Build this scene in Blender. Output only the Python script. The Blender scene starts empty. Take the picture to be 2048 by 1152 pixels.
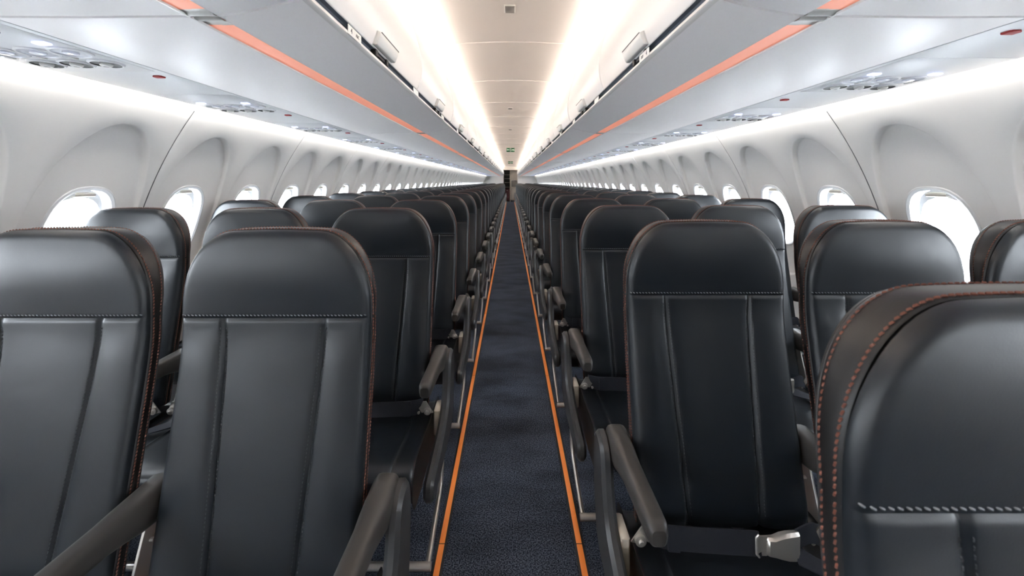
import bpy, math, random
from mathutils import Vector
random.seed(7)
sc = bpy.context.scene
COL = sc.collection
PI = math.pi

# ------------------------------------------------------------------ helpers
class MB:
    """collects vertices / faces / material slots and links them as ONE mesh"""
    def __init__(s):
        s.v = []; s.f = []; s.m = []
    def add(s, vs, fs, mi=0):
        o = len(s.v); s.v += [tuple(v) for v in vs]
        for f in fs:
            s.f.append(tuple(i + o for i in f)); s.m.append(mi)
        return s
    def grid(s, rows, mi=0, flip=False, closed=False):
        nr, nc = len(rows), len(rows[0]); vs = [p for r in rows for p in r]; fs = []
        for i in range(nr - 1):
            for j in range(nc if closed else nc - 1):
                k = (j + 1) % nc
                q = (i*nc + j, i*nc + k, (i+1)*nc + k, (i+1)*nc + j)
                fs.append(q[::-1] if flip else q)
        return s.add(vs, fs, mi)
    def box(s, x0, x1, y0, y1, z0, z1, mi=0, c=0.0):
        """box, its edges cut by c"""
        if c <= 0:
            vs = [(x0,y0,z0),(x1,y0,z0),(x1,y1,z0),(x0,y1,z0),(x0,y0,z1),(x1,y0,z1),(x1,y1,z1),(x0,y1,z1)]
            return s.add(vs, [(3,2,1,0),(4,5,6,7),(0,1,5,4),(1,2,6,5),(2,3,7,6),(3,0,4,7)], mi)
        def ring(x0, x1, y0, y1, z):
            return [(x0+c,y0,z),(x1-c,y0,z),(x1,y0+c,z),(x1,y1-c,z),(x1-c,y1,z),(x0+c,y1,z),(x0,y1-c,z),(x0,y0+c,z)]
        rs = [ring(x0+c,x1-c,y0+c,y1-c,z0), ring(x0,x1,y0,y1,z0+c), ring(x0,x1,y0,y1,z1-c), ring(x0+c,x1-c,y0+c,y1-c,z1)]
        o = len(s.v); s.grid(rs, mi, closed=True)
        s.f.append(tuple(o+i for i in range(7,-1,-1))); s.m.append(mi)
        s.f.append(tuple(o+24+i for i in range(8))); s.m.append(mi)
        return s
    def tube(s, path, r, n=10, mi=0, cap=True):
        P = [Vector(p) for p in path]; rows = []; up = None
        for i, p in enumerate(P):
            t = (P[min(i+1, len(P)-1)] - P[max(i-1, 0)]).normalized()
            if up is None:
                up = Vector((0,0,1)) if abs(t.z) < .9 else Vector((0,1,0))
            a = t.cross(up).normalized(); b = a.cross(t).normalized(); up = b
            rows.append([p + a*(r*math.cos(2*PI*k/n)) + b*(r*math.sin(2*PI*k/n)) for k in range(n)])
        o = len(s.v); s.grid(rows, mi, closed=True, flip=True)
        if cap:
            s.f.append(tuple(o+k for k in range(n))); s.m.append(mi)
            e = o + (len(P)-1)*n
            s.f.append(tuple(e+k for k in range(n-1,-1,-1))); s.m.append(mi)
        return s
    def lathe(s, prof, n=24, c=(0,0,0), mi=0):
        """prof: (r, z) pairs turned about the z axis"""
        rows = [[(c[0]+r*math.cos(2*PI*k/n), c[1]+r*math.sin(2*PI*k/n), c[2]+z) for k in range(n)] for r, z in prof]
        return s.grid(rows, mi, closed=True)
    def prism(s, poly, x0, x1, mi=0, c=0.0):
        """(y, z) outline pushed from x0 to x1, rim cut by c"""
        n = len(poly)
        A = sum(poly[i][0]*poly[(i+1)%n][1] - poly[(i+1)%n][0]*poly[i][1] for i in range(n))
        if A < 0: poly = poly[::-1]
        ins = []
        for i in range(n):
            a, b, d = Vector(poly[i-1]), Vector(poly[i]), Vector(poly[(i+1)%n])
            n1 = Vector((-(b-a).y, (b-a).x)).normalized(); n2 = Vector((-(d-b).y, (d-b).x)).normalized()
            m = (n1+n2); m = m.normalized() if m.length > 1e-6 else n1
            ins.append(b + m*c)
        def ring(x, pl): return [(x, p[0], p[1]) for p in pl]
        rows = [ring(x0, ins), ring(x0+c, poly), ring(x1-c, poly), ring(x1, ins)] if c > 0 else [ring(x0, poly), ring(x1, poly)]
        o = len(s.v); s.grid(rows, mi, closed=True, flip=True)
        s.f.append(tuple(o+k for k in range(n-1,-1,-1))); s.m.append(mi)
        e = o + (len(rows)-1)*n
        s.f.append(tuple(e+k for k in range(n))); s.m.append(mi)
        return s
    def mesh(s, name, mats, smooth=True, mirror=False, sharp=40):
        me = bpy.data.meshes.new(name)
        vs = [(-x,y,z) for x,y,z in s.v] if mirror else s.v
        fs = [f[::-1] for f in s.f] if mirror else s.f
        me.from_pydata(vs, [], fs)
        for m in (mats if isinstance(mats, (list, tuple)) else [mats]): me.materials.append(m)
        me.polygons.foreach_set('material_index', s.m)
        if smooth:
            me.polygons.foreach_set('use_smooth', [True]*len(fs))
            if sharp: me.set_sharp_from_angle(angle=math.radians(sharp))
        me.update()
        return me

def link(name, data, parent=None, loc=(0,0,0), rot=None, label=None, cat=None, group=None, kind=None):
    o = bpy.data.objects.new(name, data); COL.objects.link(o)
    o.location = loc
    if rot: o.rotation_euler = rot
    if parent: o.parent = parent
    if label: o['label'] = label
    if cat: o['category'] = cat
    if group: o['group'] = group
    if kind: o['kind'] = kind
    return o

def lerp(a, b, t): return a + (b-a)*t
def sstep(a, b, x):
    t = max(0., min(1., (x-a)/(b-a))); return t*t*(3-2*t)
def catmull(pts, n, closed=False):
    P = [Vector(p) for p in pts]; N = len(P); out = []
    for i in range(N if closed else N-1):
        g = (lambda k: P[k % N]) if closed else (lambda k: P[max(0, min(N-1, k))])
        a, b, c, d = g(i-1), g(i), g(i+1), g(i+2)
        for k in range(n):
            t = k/n
            out.append(.5*((2*b) + (c-a)*t + (2*a-5*b+4*c-d)*t*t + (3*b-a-3*c+d)*t**3))
    if not closed: out.append(P[-1])
    return out
ORD = ['first','second','third','fourth','fifth','sixth','seventh','eighth','ninth','tenth','eleventh','twelfth','thirteenth','fourteenth','fifteenth','sixteenth','seventeenth','eighteenth','nineteenth']
def ordinal(k):
    """0 -> first"""
    n = k + 1
    if n <= 19: return ORD[n-1]
    tens = {2:'twent',3:'thirt',4:'fort',5:'fift',6:'sixt'}[n//10]
    return tens + 'ieth' if n % 10 == 0 else tens + 'y-' + ORD[n % 10 - 1]

# ------------------------------------------------------------------ materials
def mat(name, col, rough=.5, metal=0., emit=None, estr=1., spec=.5, coat=0., bump=None, vary=None):
    m = bpy.data.materials.new(name); m.use_nodes = True
    nt = m.node_tree; b = nt.nodes['Principled BSDF']
    b.inputs['Base Color'].default_value = (*col, 1)
    b.inputs['Roughness'].default_value = rough
    b.inputs['Metallic'].default_value = metal
    b.inputs['Specular IOR Level'].default_value = spec
    b.inputs['Coat Weight'].default_value = coat
    if emit:
        b.inputs['Emission Color'].default_value = (*emit, 1)
        b.inputs['Emission Strength'].default_value = estr
    if bump or vary:
        tc = nt.nodes.new('ShaderNodeTexCoord')
    if vary:   # (scale, low colour, high colour)
        n = nt.nodes.new('ShaderNodeTexNoise'); n.inputs['Scale'].default_value = vary[0]; n.inputs['Detail'].default_value = 4
        r = nt.nodes.new('ShaderNodeValToRGB')
        r.color_ramp.elements[0].position = .38; r.color_ramp.elements[1].position = .66
        r.color_ramp.elements[0].color = (*vary[1], 1); r.color_ramp.elements[1].color = (*vary[2], 1)
        nt.links.new(tc.outputs['Object'], n.inputs['Vector']); nt.links.new(n.outputs['Fac'], r.inputs['Fac'])
        nt.links.new(r.outputs['Color'], b.inputs['Base Color'])
    if bump:   # list of (scale, strength, distance)
        prev = None
        for sc_, st, di in bump:
            n = nt.nodes.new('ShaderNodeTexNoise'); n.inputs['Scale'].default_value = sc_; n.inputs['Detail'].default_value = 3
            u = nt.nodes.new('ShaderNodeBump'); u.inputs['Strength'].default_value = st; u.inputs['Distance'].default_value = di
            nt.links.new(tc.outputs['Object'], n.inputs['Vector']); nt.links.new(n.outputs['Fac'], u.inputs['Height'])
            if prev: nt.links.new(prev.outputs['Normal'], u.inputs['Normal'])
            prev = u
        nt.links.new(prev.outputs['Normal'], b.inputs['Normal'])
    return m

M_leather = mat('black_leather', (.0065,.0092,.0128), .385, spec=.50, bump=[(420,.18,.0005),(9,.22,.006)])
M_gusset  = mat('side_leather', (.011,.011,.0112), .42, spec=.45, bump=[(420,.16,.0005)])
M_shell   = mat('seat_shell', (.03,.031,.033), .5)
M_orange_thread = mat('orange_thread', (.155,.055,.036), .75)
M_grey_thread = mat('grey_thread', (.20,.21,.22), .7)
M_dark_thread = mat('dark_thread', (.045,.048,.052), .7)
M_arm     = mat('armrest_plastic', (.045,.042,.039), .42, bump=[(900,.12,.0004)])
M_panel   = mat('end_panel_plastic', (.040,.041,.043), .38)
M_alu     = mat('aluminium', (.62,.60,.57), .32, metal=.85)
M_steel   = mat('steel', (.58,.555,.515), .36, metal=.75)
M_web     = mat('belt_webbing', (.017,.019,.026), .75, spec=.3, bump=[(700,.6,.001)])
M_cream   = mat('cream_plastic', (.62,.57,.48), .45)
M_wall    = mat('sidewall_lining', (.87,.857,.838), .5)
M_gap     = mat('panel_gap', (.12,.12,.12), .8)
M_ceil    = mat('ceiling_lining', (.84,.80,.77), .45)
M_bin     = mat('bin_grey', (.90,.875,.87), .40, spec=.45)
M_door    = mat('bin_white', (.80,.785,.77), .32)
M_lip     = mat('bin_lip', (.74,.72,.70), .3)
M_chan    = mat('bin_channel', (.10,.115,.14), .5)
M_black   = mat('black_part', (.012,.012,.013), .5)
M_handle  = mat('handle_grey', (.70,.70,.68), .35)
M_plac    = mat('placard_white', (.80,.79,.76), .5)
M_ink     = mat('ink', (.10,.10,.11), .6)
M_strip   = mat('strip_orange', (.75,.30,.20), .45, emit=(1.0,.33,.20), estr=.19)
M_cap     = mat('strip_cap', (.50,.49,.46), .35, metal=.3)
M_psu     = mat('psu_white', (.78,.79,.81), .42)
M_lens    = mat('lens', (.52,.54,.60), .3)
M_glint    = mat('lens_glint', (.80,.83,.92), .25, coat=.4)  # pale white-blue colour stands in for reflections at the lens centre
M_vent    = mat('vent_grey', (.05,.05,.047), .5)
M_blue    = mat('sign_blue', (.7,.75,1.), .4, emit=(.50,.56,1.0), estr=.8)
M_red     = mat('red_tag', (.36,.02,.02), .6)
M_led     = mat('cove_led', (.9,.9,.9), .5, emit=(1.,.90,.80), estr=11.)
M_wled    = mat('wall_led', (.9,.9,.9), .5, emit=(1.,.95,.89), estr=8.5)
M_orange  = mat('floor_orange', (.86,.25,.045), .5, emit=(1.,.27,.05), estr=.05)
M_edge    = mat('floor_black', (.012,.012,.014), .6)
M_green   = mat('exit_green', (.004,.10,.032), .4)
M_exitw   = mat('exit_white', (.85,.95,.88), .4, emit=(.8,1.,.85), estr=.15)
M_frame   = mat('window_frame', (.70,.71,.72), .35)
M_galley  = mat('galley_beige', (.50,.455,.40), .4)
M_galley2 = mat('galley_grey', (.22,.21,.20), .4)
M_bulk    = mat('bulkhead', (.74,.72,.69), .45)

def carpet():
    m = bpy.data.materials.new('carpet'); m.use_nodes = True
    nt = m.node_tree; b = nt.nodes['Principled BSDF']; b.inputs['Roughness'].default_value = .95
    b.inputs['Specular IOR Level'].default_value = .15
    tc = nt.nodes.new('ShaderNodeTexCoord')
    n = nt.nodes.new('ShaderNodeTexNoise'); n.inputs['Scale'].default_value = 210; n.inputs['Detail'].default_value = 2
    r = nt.nodes.new('ShaderNodeValToRGB')
    r.color_ramp.elements[0].position = .40; r.color_ramp.elements[1].position = .68
    r.color_ramp.elements[0].color = (.012,.017,.030,1); r.color_ramp.elements[1].color = (.14,.165,.215,1)
    w = nt.nodes.new('ShaderNodeTexNoise'); w.inputs['Scale'].default_value = 3.; w.inputs['Detail'].default_value = 4
    mp = nt.nodes.new('ShaderNodeMapping'); mp.inputs['Scale'].default_value = (1.0, 2.2, 1)
    r2 = nt.nodes.new('ShaderNodeValToRGB')
    r2.color_ramp.elements[0].position = .35; r2.color_ramp.elements[1].position = .6
    r2.color_ramp.elements[0].color = (.62,.62,.62,1); r2.color_ramp.elements[1].color = (1.05,1.05,1.05,1)
    mx = nt.nodes.new('ShaderNodeMix'); mx.data_type = 'RGBA'; mx.blend_type = 'MULTIPLY'; mx.inputs[0].default_value = 1
    u = nt.nodes.new('ShaderNodeBump'); u.inputs['Strength'].default_value = .6; u.inputs['Distance'].default_value = .003
    L = nt.links.new
    L(tc.outputs['Object'], n.inputs['Vector']); L(n.outputs['Fac'], r.inputs['Fac'])
    L(tc.outputs['Object'], mp.inputs['Vector']); L(mp.outputs['Vector'], w.inputs['Vector']); L(w.outputs['Fac'], r2.inputs['Fac'])
    L(r.outputs['Color'], mx.inputs[6]); L(r2.outputs['Color'], mx.inputs[7]); L(mx.outputs[2], b.inputs['Base Color'])
    L(n.outputs['Fac'], u.inputs['Height']); L(u.outputs['Normal'], b.inputs['Normal'])
    return m
M_carpet = carpet()

def pane_mat():
    m = bpy.data.materials.new('window_acrylic'); m.use_nodes = True
    nt = m.node_tree; nt.nodes.clear()
    o = nt.nodes.new('ShaderNodeOutputMaterial'); mx = nt.nodes.new('ShaderNodeMixShader')
    t = nt.nodes.new('ShaderNodeBsdfTransparent'); g = nt.nodes.new('ShaderNodeBsdfGlossy')
    t.inputs['Color'].default_value = (.96,.98,1,1); g.inputs['Roughness'].default_value = .03
    mx.inputs[0].default_value = .06
    nt.links.new(t.outputs[0], mx.inputs[1]); nt.links.new(g.outputs[0], mx.inputs[2]); nt.links.new(mx.outputs[0], o.inputs[0])
    return m
M_pane = pane_mat()

# ------------------------------------------------------------------ layout
Y0, Y1 = -2.30, 27.1            # cabin shell, front to back
RW, ZC = 1.84, .55              # sidewall arc
WP, WIN0 = .5334, 1.72          # window pitch, first window in view
BIN0, BINL = .88, 2.134         # first bin joint, bin length
ROWP = .745                     # seat pitch
ROW_L, ROW_R = .94, .385        # first seat row on each side
XC, XP = .53, {-1: .503, 1: .490}              # aisle seat centre, seat spacing

# ------------------------------------------------------------------ floor
fl = MB().box(-1.78, 1.78, Y0, Y1+2.5, -.06, 0.)
link('floor', fl.mesh('floor', M_carpet, smooth=False), kind='structure', label='dark navy speckled carpet running the length of the cabin', cat='floor')
for s, nm in ((-1,'left'), (1,'right')):
    t = link('floor_path_strip', None, loc=(s*.2455, 0, 0), label='orange floor path strip with black edging along the %s-side of the aisle' % nm, cat='floor marking', group='floor path strips')
    link('edging', MB().box(-.0185,.0185, .2, Y1-.6, 0, .004, c=.0015).mesh('edging', M_edge), t)
    m = MB()
    y = .2
    while y < Y1-.6:
        m.box(-.0098,.0098, y+.002, min(y+1.30, Y1-.6), .003, .0055, c=.0008); y += 1.302
    link('glow_strip', m.mesh('glow_strip', M_orange), t, label='orange glow strip')

# ------------------------------------------------------------------ side walls with window recesses
NA = 96
def circ(u, v, d):
    """panel coordinates (along, up the arc, depth outward) -> x, y, z of the right-hand wall"""
    ph = v/RW; r = RW + d
    return (r*math.cos(ph), u, ZC + r*math.sin(ph))
VB, VT, VW = -RW*math.asin(ZC/RW), RW*math.asin((1.632-ZC)/RW), .535
def depth(v): return .018 + .018*sstep(.60, 1.05, v)
def sup(t, a, bt, bb, n):
    c, q = math.cos(t), math.sin(t); b = bt if q >= 0 else bb
    r = (abs(c/a)**n + abs(q/b)**n)**(-1/n)
    return r*c, r*q
def rect_pt(t, u0, u1):
    c, q = math.cos(t), math.sin(t); k = 1e9
    if c > 1e-9: k = min(k, u1/c)
    if c < -1e-9: k = min(k, u0/c)
    if q > 1e-9: k = min(k, (VT-VW)/q)
    if q < -1e-9: k = min(k, (VB-VW)/q)
    return k*c, k*q
hp = WP/2
ang = [2*PI*k/NA for k in range(NA)]
for cu, cv in ((hp,VT-VW),(-hp,VT-VW),(-hp,VB-VW),(hp,VB-VW)):
    a = math.atan2(cv, cu) % (2*PI); i = min(range(NA), key=lambda k: abs(ang[k]-a)); ang[i] = a
FR = lambda t: sup(t, .146, .205, .205, 2.6)
RC = lambda t: sup(t, .236, .50, .40, 2.15)
def unit_rows(seam_lo, seam_hi):
    rows = []
    lo, hi = -hp + (.003 if seam_lo else 0), hp - (.003 if seam_hi else 0)
    # from the window frame outward
    spec = [('f',0.), ('m',.25), ('m',.5), ('m',.75), ('m',.9)]
    for kind, w in spec:
        row = []
        for t in ang:
            f, r = FR(t), RC(t); u = lerp(f[0], r[0]*.93, w); v = VW + lerp(f[1], r[1]*.93, w)
            row.append((u, v, depth(v)))
        rows.append(row)
    for k, dd in ((.962,.98),(.972,.88),(.982,.60),(.992,.25),(1.001,.06),(1.012,0.)):
        row = []
        for t in ang:
            r = RC(t); u, v = r[0]*k, VW + r[1]*k
            row.append((u, v, depth(v)*dd))
        rows.append(row)
    for w in (.35, .8, .93, 1.):
        row = []
        for t in ang:
            r = RC(t); q = rect_pt(t, lo, hi); u = lerp(r[0]*1.02, q[0], w); v = VW + lerp(r[1]*1.02, q[1], w)
            u = max(lo, min(hi, u)); d = 0.
            if seam_lo: d += .006*(1-sstep(0,.010,u-lo))
            if seam_hi: d += .006*(1-sstep(0,.010,hi-u))
            row.append((u, v, d))
        rows.append(row)
    return rows
URS = {k: unit_rows(*k) for k in ((True,False),(False,True))}
JW = range(-7, 46)
yw = lambda j: WIN0 + WP*j
for s, nm in ((-1,'left'), (1,'right')):
    m = MB()
    for j in JW:
        rows = URS[(j % 2 == 1, j % 2 == 0)]
        m.grid([[circ(u + yw(j), v, d) for u, v, d in r] for r in rows], 0, closed=True)
        if j % 2 == 0:   # dark gap behind each panel joint
            ys = yw(j) + hp
            vs = [lerp(VB, VT, k/24) for k in range(25)]
            m.grid([[circ(ys-.006, v, .0062), circ(ys+.006, v, .0062)] for v in vs], 1)
    ya, yb = yw(JW[0])-hp, yw(JW[-1])+hp
    vs = [lerp(VB, VT, k/24) for k in range(25)]
    if yb < Y1+.3: m.grid([[circ(yb, v, 0), circ(Y1+2.5, v, 0)] for v in vs], 0)
    # return above the lining that closes the light slot
    m.grid([[circ(ya, VT, 0), circ(Y1+2.5, VT, 0)], [(1.512,ya,1.66),(1.512,Y1+2.5,1.66)], [(1.505,ya,1.70),(1.505,Y1+2.5,1.70)], [(1.09,ya,1.71),(1.09,Y1+2.5,1.71)]], 0)
    link('wall_'+nm, m.mesh('wall_'+nm, [M_wall, M_gap], mirror=(s < 0), sharp=60), kind='structure',
         label='curved white cabin sidewall on the %s-side with arched window recesses' % nm, cat='wall')

m = MB()
m.grid([[((RW+.10)*math.cos(a), y, ZC+(RW+.10)*math.sin(a)) for a in [math.radians(37+106*k/30) for k in range(31)]] for y in (Y0-.1, Y1+2.4)])
for s in (-1, 1):
    m.grid([[(s*1.55,y,1.7175),(s*1.504,y,1.69)] for y in (Y0-.1, Y1+2.4)])
link('wall_crown', m.mesh('wall_crown', M_gap), kind='structure', label='grey fuselage crown hidden above the bins and ceiling', cat='wall')
# windows (structure): frame, pane, pulled-up shade
def ring_pts(k, du, dv, dd, n=48):
    out = []
    for i in range(n):
        t = 2*PI*i/n; u, v = sup(t, .146-du, .205-dv, .205-dv, 2.6); v += VW
        out.append(circ(u, v, depth(v)+dd))
    return out
wf = MB(); wf.grid([ring_pts(0,-.004,-.004,.004), ring_pts(0,.0,.0,-.004), ring_pts(0,.006,.006,-.006), ring_pts(0,.016,.016,-.001), ring_pts(0,.019,.019,.010), ring_pts(0,.022,.022,.030), ring_pts(0,.028,.034,.048), ring_pts(0,.030,.036,.066)], closed=True)
wp = MB(); a = ring_pts(0,.026,.030,.060); wp.grid([a, [circ(0, VW, depth(VW)+.064)]*48], closed=True)
wsd = MB()
def shade_row(w, dd):
    row = []
    for k in range(17):
        t = lerp(.04*PI, .96*PI, k/16); u, v = sup(t, .122, .178, .178, 2.6)
        vb = .142*max(0., 1-(abs(u)/.121)**2.4)**(1/2.4)
        v2 = lerp(v, vb, w); row.append(circ(u, VW+v2, depth(VW+v2)+dd))
    return row
wsd.grid([shade_row(0,.034), shade_row(.97,.036), shade_row(1.,.040), shade_row(1.,.046)])
wtab = MB()
rows = []
for v_, d_ in ((.170,.026),(.170,.018),(.166,.012),(.158,.012),(.154,.018),(.154,.026)):
    rows.append([circ(u, VW+v_, depth(VW+v_)+d_) for u in (-.042,-.036,-.02,0,.02,.036,.042)])
wtab.grid(rows)
WMESH = {}
for s in (-1, 1):
    mi = s < 0
    WMESH[s] = (wf.mesh('window_frame', M_frame, mirror=mi), wp.mesh('window_pane', M_pane, mirror=mi), wsd.mesh('window_shade', M_frame, mirror=mi), wtab.mesh('shade_tab', M_cream, mirror=mi))
wn = 0
for s, nm in ((-1,'left'), (1,'right')):
    for j in JW:
        wn += 1
        o = link('window_%d' % wn, None, loc=(0, yw(j), 0), kind='structure', label='oval cabin window in the %s-side wall, %s' % (nm, ordinal(j+1) + ' from the camera' if j >= -1 else 'behind the camera'), cat='window')
        f_, p_, sh_, tb_ = WMESH[s]
        link('window_frame', f_, o); link('window_pane', p_, o)
        if j < 22:
            sh = link('window_shade', sh_, o); link('shade_tab', tb_, sh)

# sidewall light strips tucked under the service panels
wl = MB(); L_ = 2*WP
prof = [(1.4375,1.6500),(1.4440,1.6500),(1.4520,1.6590),(1.4500,1.6680),(1.4375,1.6680)]
for s, nm in ((-1,'left'), (1,'right')):
    m = MB(); rows = [[(x, y, z) for x, z in prof] for y in (.012, L_-.012)]
    m.grid(rows, closed=True, flip=True)
    me = m.mesh('wall_light', M_wled, mirror=(s < 0), smooth=False)
    k = -3
    for j in range(JW[0], JW[-1], 2):
        y = yw(j) - hp
        link('wall_light', me, loc=(0, y, 0), label='glowing white light strip above the %s-side sidewall, %s' % (nm, ordinal(k) + ' panel from the camera' if k >= 0 else 'behind the camera, number %s back' % ordinal(-k-1)), cat='light strip', group='sidewall light strips'); k += 1

# ------------------------------------------------------------------ ceiling
def ceil_z(x): return 2.235 - .075*abs(x/.518)**2.4*.4 - .0*abs(x)
cz = [(-.80,2.02),(-.76,2.06),(-.70,2.125),(-.62,2.172),(-.57,2.190)]
xs_ = [(-.518 + 1.036*k/18) for k in range(19)]
prof = cz + [(x, 2.235 - .030*abs(x/.518)**2.2) for x in xs_] + [(-x, z) for x, z in cz[::-1]]
m = MB()
CP, CS0 = 1.067, 1.739
y = CS0 - 4*CP
ylist = []
while y < Y1:
    ylist += [(y+.0,.003),(y+.002,-.0035),(y+.008,-.0045),(y+.014,-.0035),(y+.020,0.),(y+CP*.5,0.),(y+CP-.003,0.),(y+CP-.0005,.003)]
    y += CP
m.grid([[(x, yy, z+dz) for x, z in prof] for yy, dz in ylist], flip=True)
link('ceiling', m.mesh('ceiling', M_ceil), kind='structure', label='arched cream aisle ceiling of panels with thin joint lines', cat='ceiling')
for yy, zz, k in ((2.27,0,0),(5.36,0,1),(7.55,0,2)):
    t = link('ceiling_sensor', None, loc=(-.004, yy, 2.235), label='small dark grey rectangular grille on the aisle ceiling, %s from the camera' % ORD[k], cat='sensor', group='ceiling grilles')
    link('bezel', MB().box(-.030,.030,-.050,.050,-.006,.002,c=.002).mesh('bezel', M_handle), t)
    link('grille', MB().box(-.025,.025,-.044,.044,-.008,-.003,c=.001).mesh('grille', M_galley2), t)

# ------------------------------------------------------------------ overhead bins
bott = [(1.088,1.700),(1.0918,1.652),(1.0895,1.6455),(1.0845,1.644),(.90,1.643),(.690,1.645),(.672,1.6445)]
mid  = [(.672,1.6445),(.668,1.6465),(.615,1.6475),(.611,1.6455)]
inn  = [(.611,1.6455),(.57,1.651),(.52,1.661),(.47,1.673),(.440,1.683)]
lip  = [(.440,1.683),(.431,1.6865),(.428,1.690),(.428,1.697),(.432,1.699),(.446,1.700)]
chan = [(.4315,1.699),(.446,1.700),(.450,1.705),(.450,1.718),(.446,1.7225),(.4345,1.7240)]
doorp= catmull([(.4352,1.7246),(.4325,1.7262),(.4300,1.7310),(.4255,1.742),(.416,1.772),(.410,1.815),(.411,1.862),(.425,1.935),(.447,2.005),(.474,2.095),(.484,2.113),(.500,2.118)], 3)
topp = [(.500,2.118),(.60,2.060),(.80,1.97),(1.05,1.88),(1.088,1.82),(1.088,1.700)]
def extr(m, pl, y0, y1, mi=0, ends=.004, rnd=0.):
    """push an (x, z) polyline along y; the ends tuck in by rnd"""
    ys = [y0, y1]
    m.grid([[(p[0], yy, p[1]) for p in pl] for yy in ys], mi, flip=False)
def cap(m, pl, y, mi, flip):
    n = len(m.v); m.v += [(p[0], y, p[1]) for p in pl]; f = tuple(range(n, n+len(pl)))
    m.f.append(f[::-1] if flip else f); m.m.append(mi)
ALLP = bott + mid[1:] + inn[1:] + lip[1:] + chan[2:] + [tuple(p) for p in doorp] + topp[1:-1]
G = .0028
BM = {}
for s in (-1, 1):
    mi = s < 0
    d = {}
    m = MB()
    # shell with rolled ends at the joints
    for pl in (bott, inn):
        rows = []
        for yy, dz in ((G-.002,.016),(G,.005),(G+.002,.0014),(G+.006,0.),(BINL/2,0.),(BINL-G-.006,0.),(BINL-G-.002,.0014),(BINL-G,.005),(BINL-G+.002,.016)):
            rows.append([(p[0], yy, p[1]+dz) for p in pl])
        m.grid(rows, 0)
    extr(m, topp, G, BINL-G)
    cap(m, ALLP, G, 0, False); cap(m, ALLP, BINL-G, 0, True)
    d['bin_shell'] = m.mesh('bin_shell', M_bin, mirror=mi)
    m = MB(); extr(m, lip, G, BINL-G); d['edge_rail'] = m.mesh('edge_rail', M_lip, mirror=mi)
    m = MB(); extr(m, chan, G, BINL-G); m.box(.446,.450,G,BINL-G,1.708,1.7095)
    d['seal_channel'] = m.mesh('seal_channel', M_chan, mirror=mi)
    m = MB(); extr(m, [mid[1],mid[2]], .05, BINL-.034); d['light_strip'] = m.mesh('light_strip', M_strip, mirror=mi)
    m = MB(); extr(m, [(.6735,1.6450),(.672,1.6425),(.6695,1.6425),(.668,1.6465)], G, BINL-G); d['strip_trim'] = m.mesh('strip_trim', M_lip, mirror=mi)
    m = MB()
    m.grid([[(x, yy, 1.6465+dz) for x in (.670,.664,.640,.620,.612)] for yy, dz in ((G,.012),(G+.001,.002),(G+.006,-.0025),(.020,-.003),(.034,.0015),(.052,.0005))])
    d['end_cap'] = m.mesh('end_cap', M_cap, mirror=mi)
    m = MB()
    m.grid([[(x, yy, 1.6465+dz) for x in (.670,.664,.640,.620,.612)] for yy, dz in ((BINL-.036,.0005),(BINL-.022,.0005),(BINL-.012,-.003),(BINL-G-.002,-.002),(BINL-G,.012))])
    d['end_cap2'] = m.mesh('end_cap', M_cap, mirror=mi)
    # one door (half the bin), edges rolled in
    DL = BINL/2
    m = MB()
    rows = []
    for yy, dx in ((G,.012),(G+.001,.005),(G+.004,.0014),(G+.010,0.),(DL/2,0.),(DL-G*.4-.010,0.),(DL-G*.4-.004,.0014),(DL-G*.4-.001,.005),(DL-G*.4,.012)):
        rows.append([(p[0]+dx, yy, p[1]) for p in doorp])
    m.grid(rows, 0); d['door'] = m.mesh('door', M_door, mirror=mi)
    m = MB()
    hp_ = [(.430,1.7275),(.418,1.7265),(.4135,1.729),(.4050,1.750),(.4020,1.763),(.4035,1.766),(.412,1.767),(.4225,1.764)]
    c0 = DL/2
    m.grid([[(p[0]+dx, yy, p[1]+dz) for p in hp_] for yy, dx, dz in ((c0-.105,.010,.004),(c0-.103,.002,.001),(c0-.096,0,0),(c0+.096,0,0),(c0+.103,.002,.001),(c0+.105,.010,.004))])
    cap(m, [(p[0]+.010, p[1]+.004) for p in hp_], c0-.105, 0, False); cap(m, [(p[0]+.010, p[1]+.004) for p in hp_], c0+.105, 0, True)
    m.box(.4012,.4045, c0-.099, c0+.099, 1.7640,1.7672, mi=1)
    d['handle'] = m.mesh('handle', [M_handle, M_ink], mirror=mi)
    m = MB()
    for q in (-.062, .055):
        m.box(.429,.449, c0+q-.010, c0+q+.010, 1.702,1.7255, c=.002)
    m.box(.436,.449, c0-.05, c0+.045, 1.711,1.722, c=.002)
    d['latch'] = m.mesh('latch', M_black, mirror=mi)
    BM[s] = d
nb0 = -1
BINS = {-1: [], 1: []}
for s, nm in ((-1,'left'), (1,'right')):
    d = BM[s]
    for k in range(-1, 12):
        y = BIN0 + BINL*k
        L = link('overhead_bin', None, loc=(0, y, 0), label='grey and white overhead bin on the %s-side, %s from the camera' % (nm, ordinal(k+1)), cat='overhead bin', group='overhead bins along the aisle')
        BINS[s].append((y, L))
        link('bin_shell', d['bin_shell'], L); link('edge_rail', d['edge_rail'], L, label='pale bin edge rail'); link('seal_channel', d['seal_channel'], L, label='dark grey gap under the doors')
        ls = link('light_strip', d['light_strip'], L, label='glowing orange light strip'); link('strip_trim', d['strip_trim'], ls)
        link('end_cap', d['end_cap'], ls, label='grey end cap'); link('end_cap', d['end_cap2'], ls, label='grey end cap')
        for q in (0, 1):
            dr = link('door', d['door'], L, loc=(0, q*BINL/2, 0), label='white curved bin door')
            link('handle', d['handle'], dr, label='grey handle')
            link('latch', d['latch'], L, loc=(0, q*BINL/2, 0), label='black latch')
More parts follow.
